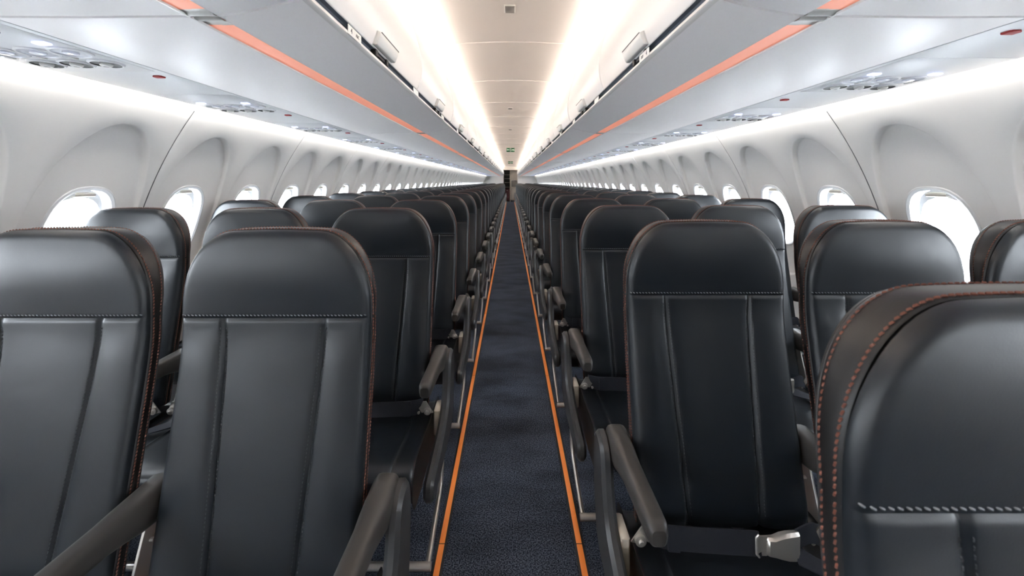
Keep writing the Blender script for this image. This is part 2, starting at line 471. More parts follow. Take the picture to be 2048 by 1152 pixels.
# backing in the slots between bins
m = MB()
for k in range(-1, 13):
    y = BIN0 + BINL*k
    for s in (-1, 1):
        pl = [(s*x, z) for x, z in ((.4345,1.692),(.445,1.6865),(.472,1.6775),(.52,1.666),(.57,1.656),(.611,1.6515),(.672,1.6505),(.90,1.649),(1.078,1.650),(1.085,1.70))]
        m.grid([[(x, yy, z) for x, z in pl] for yy in (y-.008, y+.008)], 0, flip=(s < 0))
        pl = [(s*(p[0]+.007), p[1]) for p in doorp]
        m.grid([[(x, yy, z) for x, z in pl] for yy in (y-.008, y+.008)], 0, flip=(s < 0))
link('trim_1', m.mesh('trim_1', M_cream, smooth=False), kind='structure', label='cream filler strips in the joints between overhead bins', cat='trim')

# cove lights on top of the bins
for s, nm in ((-1,'left'), (1,'right')):
    m = MB()
    pl = [(.512,2.118),(.517,2.126),(.553,2.114),(.550,2.104)]
    m.grid([[(x, yy, z) for x, z in pl] for yy in (.012, BINL-.012)], closed=True)
    cap(m, pl, .012, 0, False); cap(m, pl, BINL-.012, 0, True)
    me = m.mesh('cove_light', M_led, mirror=(s < 0), smooth=False)
    for k in range(-1, 12):
        link('cove_light', me, loc=(0, BIN0+BINL*k, 0), label='warm cove light tube on top of the %s-side bins, %s from the camera' % (nm, ordinal(k+1)), cat='light', group='cove lights above the bins')

# row placards hanging in the gap below the doors
def text_mesh(txt, size, align='CENTER'):
    c = bpy.data.curves.new('lettering', 'FONT'); c.body = txt; c.size = size; c.align_x = align; c.align_y = 'CENTER'; c.extrude = .0003
    o = bpy.data.objects.new('tmp', c); COL.objects.link(o); bpy.context.view_layer.update()
    me = bpy.data.meshes.new_from_object(o.evaluated_get(bpy.context.evaluated_depsgraph_get()))
    bpy.data.objects.remove(o); bpy.data.curves.remove(c)
    return me
T4 = text_mesh('4', .0215); T4.materials.append(M_ink)
TL = text_mesh('ABC', .0135); TL.materials.append(M_ink)
TR = text_mesh('DEF', .0135); TR.materials.append(M_ink)
NROW = 34
for s, nm, r0 in ((-1,'left', ROW_L), (1,'right', ROW_R + ROWP)):
    m = MB(); m.box(.4262,.4285,-.048,.048,1.6895,1.7155,c=.0008)
    me = m.mesh('row_placard', M_plac, mirror=(s < 0))
    m = MB(); m.box(.4256,.4266,-.030,-.018,1.696,1.709); m.box(.4256,.4266,.006,.034,1.698,1.7065)
    for k in range(NROW-1):
        y = r0 + .212 + ROWP*k
        o = link('row_placard', me, loc=(0, y, 0), label='white row number placard under the %s-side bin doors, %s from the camera' % (nm, ordinal(k)), cat='placard', group='row placards')
        if k == 0:
            rot = (PI/2, 0, PI/2) if s < 0 else (PI/2, 0, -PI/2)
            x = s*.4259
            link('lettering', T4, o, loc=(x, -.026, 1.7025), rot=rot, label='dark number 4')
            link('lettering', TL if s < 0 else TR, o, loc=(x, .018, 1.7025), rot=rot, label='dark seat letters')
        elif k < 8:
            pass

# ------------------------------------------------------------------ passenger service panels
m = MB()
PS = [(1.0935,1.690),(1.0937,1.650),(1.0948,1.6458),(1.0985,1.6445),(1.424,1.6445),(1.430,1.6465),(1.434,1.652),(1.436,1.690)]
for s in (-1, 1):
    mm = MB(); mm.grid([[(x, y, z) for x, z in PS] for y in (Y0, Y1)])
    o = len(m.v); vs = [(s*x, y, z) for x, y, z in mm.v]; m.add(vs, [f if s > 0 else f[::-1] for f in mm.f])
link('trim_2', m.mesh('trim_2', M_psu), kind='structure', label='pale grey service channels under the bins beside both sidewalls', cat='trim')
ZP = 1.6445
rl = MB().lathe([(.046,.001),(.0455,-.0024),(.0425,-.0040),(.039,-.0034)], 28)
rl_in = MB().lathe([(.039,-.0034),(.036,-.0012),(.028,-.0005),(0,-.0004)], 24).lathe([(.017,-.0003),(.0165,-.004),(.012,-.006),(0,-.0064)], 20, mi=1)
gv = MB().lathe([(.042,.001),(.0412,-.0028),(.0385,-.0048),(.0350,-.0042)], 28)
gv2 = MB().lathe([(.0350,-.0042),(.033,-.0016),(.026,-.0006),(.0,-.0004)], 28)
gv3 = MB().lathe([(.015,-.0002),(.0155,-.005),(.0125,-.009),(.007,-.010),(.006,-.004),(.0,-.004)], 20)
sg = MB().box(-.016,.016,-.011,.011,-.003,.002,c=.0015)
bt = MB().box(-.006,.006,-.010,.010,-.003,.001,c=.001)
rt = MB().box(-.014,.014,-.010,.010,-.0045,.001,c=.001).box(-.010,.010,-.013,.013,-.0035,.001,c=.001)
def flipm(b, name, m_): return b.mesh(name, m_)
PM = dict(rl=rl.mesh('reading_light', M_psu), rin=rl_in.mesh('lens', [M_lens, M_glint]), gv=gv.mesh('air_vent', M_psu), gv2=gv2.mesh('bowl', M_vent), gv3=gv3.mesh('nozzle', M_handle), sg=sg.mesh('sign', M_blue), bt=bt.mesh('call_button', M_handle), rt=rt.mesh('red_tag', M_red))
pb = MB().box(1.112,1.418,-.24,.20,ZP-.0010,ZP+.004,c=.0008)
PBM = {1: pb.mesh('panel', M_psu), -1: pb.mesh('panel', M_psu, mirror=True)}
def slab(m, pts, z0, z1): pass
gr = MB()
for i in range(7):
    r = .02 + .011*i
    for k in range(10):
        a0, a1 = lerp(.1, PI*.62, k/10.), lerp(.1, PI*.62, (k+1)/10.)
        q = [(r*math.cos(a), r*math.sin(a)) for a in (a0, a1)] + [((r+.0045)*math.cos(a), (r+.0045)*math.sin(a)) for a in (a1, a0)]
        vs = [(x, y, z) for z in (-.0012, .001) for x, y in q]
        gr.add(vs, [(0,1,2,3),(7,6,5,4),(0,4,5,1),(1,5,6,2),(2,6,7,3),(3,7,4,0)])
GRM = gr.mesh('speaker_grille', M_vent, smooth=False)
for s, nm, y0 in ((-1,'left',1.113), (1,'right',1.412-.797)):
    for k in range(31):
        y = y0 + .797*k
        if y > Y1 - 2: break
        if s > 0 and k == 0:
            # only its red tag and blank panel lie inside the picture
            pass
        t = link('service_panel', None, loc=(0, y, 0), label='reading light and air vent panel over the %s-side seats, %s from the camera' % (nm, ordinal(k)), cat='service panel', group='passenger service panels')
        link('panel', PBM[s], t)
        for x in (1.165, 1.252, 1.338):
            r = link('reading_light', PM['rl'], t, loc=(s*x, 0, ZP-.002))
            link('lens', PM['rin'], r)
        for x in (1.172, 1.258, 1.344):
            g = link('air_vent', PM['gv'], t, loc=(s*x, .105, ZP-.002))
            link('bowl', PM['gv2'], g, label='dark vent bowl'); 
            if y < 14: link('nozzle', PM['gv3'], g)
        link('sign', PM['sg'], t, loc=(s*1.158, -.075, ZP-.003), label='glowing blue-white sign')
        link('sign', PM['sg'], t, loc=(s*1.352, -.075, ZP-.003), label='glowing blue-white sign')
        if y < 8:
            for x in (1.205, 1.292, 1.378):
                link('call_button', PM['bt'], t, loc=(s*x, .045, ZP-.003))
        link('red_tag', PM['rt'], t, loc=(s*1.150, .262 if s < 0 else .35, ZP-.0005), label='small red tag')
link('speaker_grille', GRM, loc=(-1.235, .90, ZP-.0005), label='curved slotted speaker grille in the left-side service channel', cat='speaker')

# ------------------------------------------------------------------ seats
W, R_, RZ, ZT, ZS, ZB, RE = .2125, .112, .160, 1.190, .993, .445, .017
def P(z):
    d = max(0., .965 - z); return -.2126*(d - .05*(1-math.exp(-d/.05)))
def xs(z): return .113 - .045*(ZS - z)
def top_z(x):
    q = abs(x) - (W - R_)
    z = ZT - .012*(x/W)**2
    if q > 0: z -= RZ*(1 - math.sqrt(max(0., 1 - (q/R_)**2)))
    return z
def edge_dist(x, z):
    q = abs(x) - (W-R_); zt = ZT - .012*(x/W)**2; qz = z - (zt - RZ)
    if q > 0 and qz > 0:
        k = math.hypot(q/R_, qz/RZ)
        return max(0., (1-k)*k/math.hypot(q/R_**2, qz/RZ**2))
    return max(0., min(W-abs(x), zt - z))
def yf(x, z, lower):
    d = edge_dist(x, z); y = P(z)
    re = RE
    if d < re: y += re - math.sqrt(max(0., re*re - (re-d)**2))
    if lower:
        a = abs(x); q = xs(z)
        if a > q: y -= .010*math.sin(PI*min(1., ((a-q)/(W-q))**.8))**.9*sstep(ZS, ZS-.10, z)
        else: y -= .005*(1-(a/q)**2)*sstep(ZS, ZS-.10, z)
        y += .0055*math.exp(-((a-q)/.0050)**2)
        y += .012*sstep(ZB+.03, ZB, z)
    else:
        t = (z-ZS)/(ZT-ZS); y -= .010*(1-(abs(x)/W)**3)*math.sin(PI*min(1,max(0,t*.9)))**1.5
    y += .0034*math.exp(-((z-ZS)/.0042)**2)*sstep(0., .02, W-abs(x))
    return y
def gusset_T(z): return .027 + .026*sstep(.97, 1.19, z)
def boundary(lower):
    pts = []   # (x, z, nx, nz)
    if lower:
        zs = [lerp(ZB, ZS, k/26) for k in range(27)]
        pts = [(-W, z, -1, 0) for z in zs]
        return pts, [(W, z, 1, 0) for z in zs]
    zc = top_z(W)
    pts = [(-W, lerp(ZS, zc, k/5), -1, 0) for k in range(5)]
    for k in range(17):
        a = PI - (PI/2)*k/16; x = -(W-R_) + R_*math.cos(a); z = ZT - .012*(x/W)**2 - RZ + RZ*math.sin(a); pts.append((x, z, math.cos(a)/R_, math.sin(a)/RZ))
    for k in range(1, 14):
        x = lerp(-(W-R_), W-R_, k/14); pts.append((x, top_z(x), .1*x/W, 1))
    for k in range(17):
        a = PI/2 - (PI/2)*k/16; x = (W-R_) + R_*math.cos(a); z = ZT - .012*(x/W)**2 - RZ + RZ*math.sin(a); pts.append((x, z, math.cos(a)/R_, math.sin(a)/RZ))
    pts += [(W, lerp(zc, ZS, (k+1)/5), 1, 0) for k in range(5)]
    return pts, None
GS = [(0.,0.),(-.0022,.0006),(-.0026,.0018),(-.0003,.0034),(.0016,.0070)]
def gpath(pt, out, dy):
    x, z, nx, nz = pt; l = math.hypot(nx, nz)
    return (x + nx/l*out, P(z) + RE + dy, z + nz/l*out)
def gusset(m, pts, flip):
    rows = [[gpath(p, o_, d_) for p in pts] for o_, d_ in GS]
    for f_, o_ in ((.55,.0022),(.8,.0016),(.93,.0008),(.97,-.001),(1.,-.003)):
        rows.append([gpath(p, o_, gusset_T(p[1])*f_ + (.004 if f_ >= .97 else 0)) for p in pts])
    m.grid(rows, 1, flip=flip)
    r2 = []
    for o_, dy in ((-.003,.003),(-.0018,.005),(-.006,.013),(-.014,.021),(-.028,.028)):
        r2.append([gpath(p, o_, gusset_T(p[1]) + dy) for p in pts])
    m.grid(r2, 2, flip=flip)
def front_cols_lower():
    ts = [0,.3,.6,.8,.9,.94,.965,.985,1.]; ss = [.016,.04,.07,.12,.25,.4,.55,.7,.8,.87,.91,.95,.98,1.]
    f = lambda z: sorted([-(xs(z)+(W-xs(z))*q) for q in ss] + [-xs(z)*t for t in ts[1:]] + [xs(z)*t for t in ts] + [xs(z)+(W-xs(z))*q for q in ss])
    return f
def build_lower():
    m = MB(); cols = front_cols_lower()
    zs = [ZB, ZB+.006, ZB+.014, ZB+.03] + [lerp(ZB+.05, ZS-.05, k/22) for k in range(23)] + [ZS-.03, ZS-.018, ZS-.011, ZS-.007, ZS-.0035, ZS]
    m.grid([[(x, yf(x, z, True), z) for x in cols(z)] for z in zs], 0)
    a, b = boundary(True)
    gusset(m, a, False); gusset(m, b, True)
    bk = lambda x, z: P(z) + RE + gusset_T(z) + .028 + .012*(1-(x/W)**2)
    xr = [lerp(-W+.02, W-.02, k/10) for k in range(11)]
    m.grid([[(x, bk(x, z) , z) for x in [q*.93 for q in xr]] for z in [lerp(ZB, ZS, k/12) for k in range(13)]], 2, flip=True)
    m.grid([[(x, yf(x, ZB, True), ZB) for x in cols(ZB)], [(x*.9, bk(x*.9, ZB), ZB) for x in cols(ZB)]], 2, flip=True)
    return m
def build_head():
    m = MB()
    xc = [-(W-R_) - R_*math.sin(PI/2*k/12) for k in range(12, 0, -1)]
    xi = [lerp(-(W-R_), W-R_, k/12) for k in range(13)]
    X = xc + xi + [-x for x in xc[::-1]]
    bs = [0,.012,.03,.05,.08,.13,.2,.3,.4,.5,.6,.7,.78,.84,.885,.92,.945,.965,.98,.992,1.]
    m.grid([[(x, yf(x, lerp(ZS, top_z(x), b), False), lerp(ZS, top_z(x), b)) for x in X] for b in bs], 0)
    a, _ = boundary(False)
    gusset(m, a, False)
    rows = []
    for b in (0,.25,.5,.75,.9,1.):
        row = []
        for x in X:
            z = lerp(ZS, top_z(x), b); d = edge_dist(x, z); x2 = x*(1-.02/W); z2 = z - .02*b
            row.append((x2, P(z2) + RE + gusset_T(z2) + .028 + .02*sstep(0,.12,d), z2))
        rows.append(row)
    m.grid(rows, 2, flip=True)
    return m
def stitches(m, path, nrm, ln=.0062, gap=.0030, r=.00125, slant=None):
    """little thread dashes laid along a path; nrm(i) lifts them off the leather"""
    Pp = [Vector(p) for p in path]; acc = [0.]
    for i in range(1, len(Pp)): acc.append(acc[-1] + (Pp[i]-Pp[i-1]).length)
    def at(d):
        i = 1
        while i < len(acc)-1 and acc[i] < d: i += 1
        t = (d-acc[i-1])/max(1e-9, acc[i]-acc[i-1]); return Pp[i-1].lerp(Pp[i], t), (Pp[i]-Pp[i-1]).normalized(), lerp2(nrm, i-1, t)
    def lerp2(nl, i, t):
        return (Vector(nl[i]).lerp(Vector(nl[min(i+1, len(nl)-1)]), t)).normalized()
    d = 0.
    while d + ln < acc[-1]:
        p, t, n = at(d + ln/2); b = t.cross(n).normalized()
        if slant: t = (t + b*slant).normalized(); b = t.cross(n).normalized()
        vs = []
        for q, k in ((-.5,.35),(-.3,1.),(.3,1.),(.5,.35)):
            c = p + t*(ln*q) + n*(.0006 + (.0004 if abs(q) < .4 else -.0004))
            vs += [c + b*(r*k), c + n*(r*k), c - b*(r*k), c - n*(r*k)]
        fs = []
        for i in range(3):
            for j in range(4): fs.append((i*4+j, i*4+(j+1)%4, i*4+4+(j+1)%4, i*4+4+j))
        fs += [(3,2,1,0),(12,13,14,15)]
        m.add(vs, fs); d += ln + gap
def edge_stitch(lower, side=0):
    m = MB()
    a, b = boundary(lower)
    for pts in ((a, b)[side],):
        nr = [(p[2], 0, p[3]) for p in pts]
        stitches(m, [gpath(p, .0012, .0068) for p in pts], nr, ln=.0060, gap=.0012, slant=.35, r=.0016)
        stitches(m, [gpath(p, .0008, gusset_T(p[1])*.90) for p in pts], nr, ln=.0056, gap=.0016, slant=.25, r=.0013)
    return m
def seam_stitch():
    m = MB()
    X = [lerp(-W+.005, W-.005, k/40) for k in range(41)]
    stitches(m, [(x, yf(x, ZS+.0075, False), ZS+.0075) for x in X], [(0,-1,0)]*41, ln=.0056, gap=.0026, r=.0012, slant=.45)
    return m
def seam_stitch_dark(sg_):
    m = MB(); zs = [lerp(ZB+.03, ZS-.012, k/40) for k in range(41)]
    for _ in (0,):
        for off in (-.0068, .0068):
            stitches(m, [(sg_*(xs(z)+off), yf(sg_*(xs(z)+off), z, True), z) for z in zs], [(0,-1,0)]*41, ln=.0046, gap=.0034, r=.0009)
    return m
CW = .2405
cprof = catmull([(-.02,.428),(-.12,.424),(-.22,.424),(-.31,.428),(-.375,.428),(-.410,.416),(-.428,.392),(-.430,.362),(-.418,.334),(-.385,.322),(-.20,.325),(-.02,.330),(-.005,.36),(-.005,.40)], 5, closed=True)
def cush_pt(i, ins):
    n = len(cprof); a, b, c = cprof[i-1], cprof[i], cprof[(i+1) % n]
    t = (c-a).normalized(); nn = Vector((t.y, -t.x))
    return b + nn*ins
def build_cushion():
    m = MB(); re = .018
    xsn = [CW, CW-.0006, CW-.003, CW-.007, CW-.012, CW-.018, .205, .180, .173,.170,.1675,.165,.162, .155, .12, .06, 0]
    X = [-x for x in xsn] + xsn[:-1][::-1]
    rows = []
    for x in X:
        d = CW - abs(x); ins = re - math.sqrt(max(0., re*re - max(0., re-d)**2)) if d < re else 0.
        row = []
        for i, p in enumerate(cprof):
            g = .004*math.exp(-((abs(x)-.1675)/.0035)**2)
            bul = -.006*(1-(x/CW)**2) if p.y > .4 else 0.
            q = cush_pt(i, ins + g + bul); row.append((x, q.x, q.y))
        rows.append(row)
    m.grid(rows, 0, closed=True)
    for k, x in ((0, -CW), (1, CW)):
        pts = [cush_pt(i, re) for i in range(len(cprof))]
        o = len(m.v); m.v += [(x, q.x, q.y) for q in pts]; f = tuple(range(o, o+len(pts)))
        m.f.append(f if k == 0 else f[::-1]); m.m.append(1)
    return m
def cushion_stitch(sx):
    m = MB(); n0 = 0; idx = range(4, 42)
    for _ in (0,):
        path, nr = [], []
        for i in idx:
            q = cush_pt(i, .0045); c = cush_pt(i, 0); path.append((sx*(CW-.007), q.x, q.y))
            t = (cush_pt((i+1) % len(cprof), 0) - cush_pt(i-1, 0)).normalized(); nr.append((sx*.6, -t.y, t.x))
        stitches(m, path, nr, r=.0011)
    return m
def build_armrest():
    secs = [(.016,.600,.052,.060),(.012,.6035,.054,.074),(.002,.603,.0568,.082),(-.03,.603,.0568,.080),(-.07,.605,.0555,.074),(-.105,.610,.051,.064),(-.14,.613,.045,.057),(-.22,.616,.0435,.053),(-.29,.618,.0425,.050),(-.312,.6185,.0415,.048),(-.322,.6175,.037,.042),(-.327,.616,.027,.030)]
    m = MB(); rows = []; N = 28
    for y, zc, w, h in secs:
        row = []
        for k in range(N):
            t = 2*PI*k/N; c, q = math.cos(t), math.sin(t); n = 4.0
            r = (abs(c)**n + abs(q)**n)**(-1/n); x = r*c*w/2; z = r*q*h/2
            if q < 0: x *= (1 - .16*abs(r*q))
            row.append((x, y, zc+z))
        rows.append(row)
    m.grid(rows, closed=True, flip=False)
    for e, fl in ((0, False), (len(secs)-1, True)):
        o = e*N; f = tuple(range(o, o+N)); m.f.append(f if not fl else f[::-1]); m.m.append(0)
    # split line along both sides
    return m
def build_end_panel():
    pl = catmull([(-.015,.628),(.022,.622),(.040,.575),(.040,.50),(.028,.42),(-.01,.350),(-.10,.328),(-.25,.325),(-.385,.322),(-.425,.334),(-.436,.362),(-.425,.392),(-.385,.400),(-.28,.412),(-.18,.430),(-.115,.462),(-.082,.515),(-.068,.57),(-.052,.612)], 4, closed=True)
    return MB().prism([(p.x, p.y) for p in pl], -.299, -.268, c=.009)
def build_bag_bar(last=True):
    m = MB()
    m.tube([(-.275,-.125,.315),(-.275,-.125,.26),(-.275,-.14,.205),(-.275,-.18,.180),(-.275,-.30,.142),(-.275,-.37,.122),(-.275,-.398,.115)], .0085, 10)
    m.tube([(-.285,-.392,.115),(.2425,-.392,.115)], .0125, 12)
    return m
def build_bar_mid():
    return MB().tube([(-.2425,-.392,.115),(.2425,-.392,.115)], .0125, 12)
def build_leg():
    m = MB()
    m.prism([(-.06,.30),(-.01,.30),(.06,.02),(.06,0.),(.0,0.),(.0,.02)], -.014, .014, c=.004)
    m.prism([(-.30,.30),(-.25,.30),(-.30,.02),(-.30,0.),(-.35,0.),(-.35,.02)], -.014, .014, c=.004)
    m.box(-.012,.012,-.36,.08,0,.018,c=.003)
    return m
def build_frame():
    m = MB()
    m.tube([(-.2385,-.30,.308),(.2385,-.30,.308)], .016, 12); m.tube([(-.2385,-.06,.308),(.2385,-.06,.308)], .016, 12)
    m.box(-.22,.22,-.37,-.02,.312,.328,c=.004)
    m.tube([(-.2385,-.055,.40),(.2385,-.055,.40)], .012, 10)
    return m
def build_bracket():
    """silver arm under a shared armrest"""
    m = MB()
    m.prism([(-.035,.585),(.012,.585),(.010,.50),(-.045,.36),(-.09,.33),(-.12,.34),(-.085,.45)], -.0028, .0028, c=.001)
    m.tube([(-.014,-.012,.560),(.014,-.012,.560)], .009, 10); m.tube([(-.010,-.03,.525),(.010,-.03,.525)], .005, 8)
    return m
def ribbon(m, path, h, t=.0022, mi=0):
    """webbing: path of (x, y, z, roll) with height h"""
    rows = []
    for x, y, z, ro in path:
        u = Vector((0, math.sin(ro), math.cos(ro))); n = Vector((0, -math.cos(ro), math.sin(ro)))
        c = Vector((x, y, z))
        rows.append([c - u*h/2 - n*t, c - u*h/2 + n*t, c + n*t, c + u*h/2 + n*t, c + u*h/2 - n*t, c - n*t])
    m.grid(rows, mi, closed=True)
    for r, fl in ((rows[0], False), (rows[-1], True)):
        o = len(m.v); m.v += [tuple(p) for p in r]; f = tuple(range(o, o+6)); m.f.append(f[::-1] if fl else f); m.m.append(mi)
def build_strap():
    m = MB()
    pa = catmull([(-.205,-.128,.470,.25),(-.17,-.150,.472,.22),(-.10,-.162,.4745,.20),(-.03,-.166,.4735,.22),(.020,-.168,.472,.25),(.040,-.170,.4715,.28)], 4)
    ribbon(m, pa, .050)
    for x0 in (-.155, -.005):     # sewn double ends
        ribbon(m, [(x0-.012,-.1575 - (.006 if x0 > -.1 else 0),.4735,.2),(x0+.014,-.160-(.006 if x0 > -.1 else 0),.4735,.2)], .050, t=.004)
    pb = catmull([(.115,-.168,.474,.10),(.15,-.160,.484,.05),(.175,-.150,.480,.1),(.20,-.135,.462,.3),(.222,-.115,.445,.4)], 4)
    ribbon(m, pb, .044)
    pc = catmull([(.118,-.172,.452,.9),(.16,-.20,.444,1.3),(.205,-.235,.441,1.45),(.228,-.262,.440,1.5)], 4)
    ribbon(m, pc, .040)
    return m
def build_buckle():
    m = MB()
    def sect(x, z0, z1, y0, th): return [(x, y0, z0+.003), (x, y0-th*.6, z0), (x, y0-th, z0+.004), (x, y0-th, (z0+z1)/2), (x, y0-th, z1-.004), (x, y0-th*.6, z1), (x, y0, z1-.003)]
    ss = [(.052,.4515,.4895,-.166,.012),(.056,.4495,.4915,-.166,.017),(.068,.4485,.4925,-.166,.019),(.085,.4435,.4985,-.165,.020),(.100,.4395,.5005,-.164,.020),(.122,.4365,.5010,-.163,.018),(.128,.4370,.4995,-.163,.013)]
    rows = [sect(*q) for q in ss]
    m.grid(rows, 0, closed=True)
    for r, fl in ((rows[0], False), (rows[-1], True)):
        o = len(m.v); m.v += r; f = tuple(range(o, o+7)); m.f.append(f[::-1] if fl else f); m.m.append(0)
    # tongue
    m.prism([(-.176,.4495),(-.172,.4495),(-.172,.4935),(-.176,.4935)], .030, .054, c=.001)
    m.tube([(.036,-.175,.447),(.030,-.175,.453),(.030,-.175,.490),(.036,-.175,.496)], .0035, 8)
    return m
def build_anchor(x=-.215, f=1):
    m = MB()
    pl = [(-.030,-.022),(-.006,.024),(.006,.024),(.016,.002),(.032,-.014),(.028,-.022),(.018,-.026),(.002,-.018),(-.014,-.026)]
    v0 = [(x + f*a, -.138 - .2*b, .470 + b) for a, b in pl]; v1 = [(p[0], p[1]-.004, p[2]) for p in v0]
    n = len(pl); m.add(v0+v1, [tuple(range(n)) , tuple(range(2*n-1, n-1, -1))] + [(i, (i+1)%n, n+(i+1)%n, n+i) for i in range(n)])
    def disc(cx, cz, r, y0, y1):
        rows = [[(cx + rr*math.cos(2*PI*k/16), yy, cz + rr*math.sin(2*PI*k/16)) for k in range(16)] for rr, yy in ((r,y0),(r,y1+.001),(r*.8,y1),(0.0001,y1))]
        m.grid(rows, closed=True)
    disc(x - f*.010, .458, .013, -.138, -.150); disc(x - f*.010, .458, .006, -.150, -.156); disc(x + f*.022, .452, .005, -.140, -.148)
    return m

SM = {}
SM['backrest'] = build_lower().mesh('backrest', [M_leather, M_gusset, M_shell], sharp=55)
SM['headrest'] = build_head().mesh('headrest', [M_leather, M_gusset, M_shell], sharp=55)
for q in (0, 1):
    SM['edge_lo', q] = edge_stitch(True, q).mesh('edge_stitching', M_orange_thread)
    SM['vseam', q] = seam_stitch_dark(2*q-1).mesh('seam_stitching', M_dark_thread)
    SM['cst', q] = cushion_stitch(2*q-1).mesh('edge_stitching', M_orange_thread)
SM['edge_hi'] = edge_stitch(False).mesh('edge_stitching', M_orange_thread)
SM['seam'] = seam_stitch().mesh('seam_stitching', M_grey_thread)
SM['cushion'] = build_cushion().mesh('seat_cushion', [M_leather, M_gusset], sharp=50)
SM['frame'] = build_frame().mesh('seat_frame', M_shell)
SM['leg'] = build_leg().mesh('leg', M_alu)
arm_me = build_armrest().mesh('armrest', M_arm)
SM['armrest'] = arm_me
for s in (-1, 1):
    mi = s < 0
    SM['panel', s] = build_end_panel().mesh('end_panel', M_panel, mirror=mi)
    SM['bar', s] = build_bag_bar().mesh('baggage_bar', M_alu, mirror=mi)
    SM['barm', s] = build_bar_mid().mesh('baggage_bar', M_alu, mirror=mi)
    SM['bracket', s] = build_bracket().mesh('armrest_bracket', M_alu, mirror=mi)
    SM['strap', s] = build_strap().mesh('seat_belt', M_web, mirror=mi)
    SM['buckle', s] = build_buckle().mesh('buckle', M_steel, mirror=mi)
    SM['anchor', s] = build_anchor().mesh('belt_anchor', M_steel, mirror=mi)
    SM['anchor2', s] = build_anchor(.202, -1).mesh('belt_anchor', M_steel, mirror=mi)
    SM['plug', s] = MB().box(-.268,-.246,-.135,-.055,.36,.455,c=.004).mesh('side_bracket', M_cream, mirror=mi)
POS = ('aisle', 'middle', 'window')
for s, nm, y0, nrow in ((-1,'left',ROW_L,NROW-1), (1,'right',ROW_R,NROW)):
    for k in range(0, nrow):
        y = y0 + ROWP*k
        for c in range(3):
            x = s*(XC + XP[s]*c)
            t = link('airline_seat', None, loc=(x, y, 0), label=('black leather %s seat in the %s row of the %s-side bank' % (POS[c], ordinal(k), nm)) if k >= 0 else ('black leather %s seat of the %s-side bank, %s row behind the camera' % (POS[c], nm, ORD[-k-1])), cat='seat', group='cabin seats')
            b = link('backrest', SM['backrest'], t); h = link('headrest', SM['headrest'], t)
            cu = link('seat_cushion', SM['cushion'], t)
            if k < 7:
                for q in (0, 1): link('edge_stitching', SM['edge_lo', q], b, label='orange-red stitching')
                link('edge_stitching', SM['edge_hi'], h, label='orange-red stitching')
                link('seam_stitching', SM['seam'], h, label='pale grey stitching')
            if k < 5:
                for q in (0, 1):
                    link('seam_stitching', SM['vseam', q], b, label='dark stitching'); link('edge_stitching', SM['cst', q], cu, label='orange-red stitching')
            link('armrest', SM['armrest'], t, loc=(-s*XP[s]/2, 0, 0))
            if c == 2: link('armrest', SM['armrest'], t, loc=(s*XP[s]/2, 0, 0))
            link('seat_frame', SM['frame'], t); link('leg', SM['leg'], t)
            if c == 0:
                link('end_panel', SM['panel', s], t); link('baggage_bar', SM['bar', s], t, label='silver baggage bar')
                if k < 12: link('side_bracket', SM['plug', s], t, label='cream side bracket')
            else:
                if k < 12: link('armrest_bracket', SM['bracket', s], t, loc=(-s*XP[s]/2, 0, 0), label='silver armrest bracket')
                link('baggage_bar', SM['barm', s], t, label='silver baggage bar')
            if k < 12:
                sb = link('seat_belt', SM['strap', s], t)
                link('buckle', SM['buckle', s], sb, label='brushed metal buckle'); link('belt_anchor', SM['anchor', s], sb, label='silver belt anchor'); link('belt_anchor', SM['anchor2', s], sb, label='silver belt anchor')

# ------------------------------------------------------------------ exit signs
for k, (yy, zz) in enumerate(((11.7,2.18),(19.5,2.18))):
    t = link('exit_sign', None, loc=(0, yy, zz), label='green double exit sign under the aisle ceiling, %s' % ('before the tail end sign' if k == 0 else 'towards the galley'), cat='exit sign', group='green exit signs')
    link('housing', MB().box(-.118,.118,-.012,.03,-.055,.055,c=.006).mesh('housing', M_door), t)
    for sg_ in (-1, 1):
        pl = link('sign_plate', MB().box(sg_*.06-.055, sg_*.06+.055, -.0145,-.011,-.056,.054,c=.001).mesh('sign_plate', M_green), t, label='green plate')
        m = MB(); cx = sg_*.06
        m.box(cx-.040,cx-.034,-.0162,-.0142,-.030,.030); m.box(cx+.034,cx+.040,-.0162,-.0142,-.030,.030)
        m.box(cx-.022,cx+.010,-.0162,-.0142,-.006,.006) if sg_ > 0 else m.box(cx-.010,cx+.022,-.0162,-.0142,-.006,.006)
        tip, base = cx + sg_*.026, cx + sg_*.006
        vs = [(tip,-.0162,0),(base,-.0162,.019),(base,-.0162,-.019),(tip,-.0142,0),(base,-.0142,.019),(base,-.0142,-.019)]
        m.add(vs, [(0,1,2),(5,4,3),(0,3,4,1),(1,4,5,2),(2,5,3,0)])
        link('arrow', m.mesh('arrow', M_exitw, smooth=False), pl, label='white arrow and doorway symbol')

# ------------------------------------------------------------------ back end: bulkheads and galley
def bulk(s):
    m = MB()
    pts = [(s*.46,0),(s*1.75,0)] + [(s*RW*math.cos(a), ZC+RW*math.sin(a)) for a in [k*PI/2/20 for k in range(21)] if RW*math.cos(a) > .46] + [(s*.46, ZC+RW)]
    poly = pts if s > 0 else pts[::-1]
    n = len(poly); vs = [(x, Y1-.55, z) for x, z in poly] + [(x, Y1-.49, z) for x, z in poly]
    m.add(vs, [tuple(range(n)), tuple(range(2*n-1, n-1, -1))] + [((i+1)%n, i, n+i, n+(i+1)%n) for i in range(n)])
    return m
m = MB(); 
for s in (-1, 1):
    b_ = bulk(s); m.add(b_.v, b_.f)
m.box(-.46,.46,Y1-.55,Y1-.49,2.03,2.42)
link('wall_back', m.mesh('wall_back', M_bulk, smooth=False), kind='structure', label='white bulkheads at the tail end either side of the galley doorway', cat='wall')
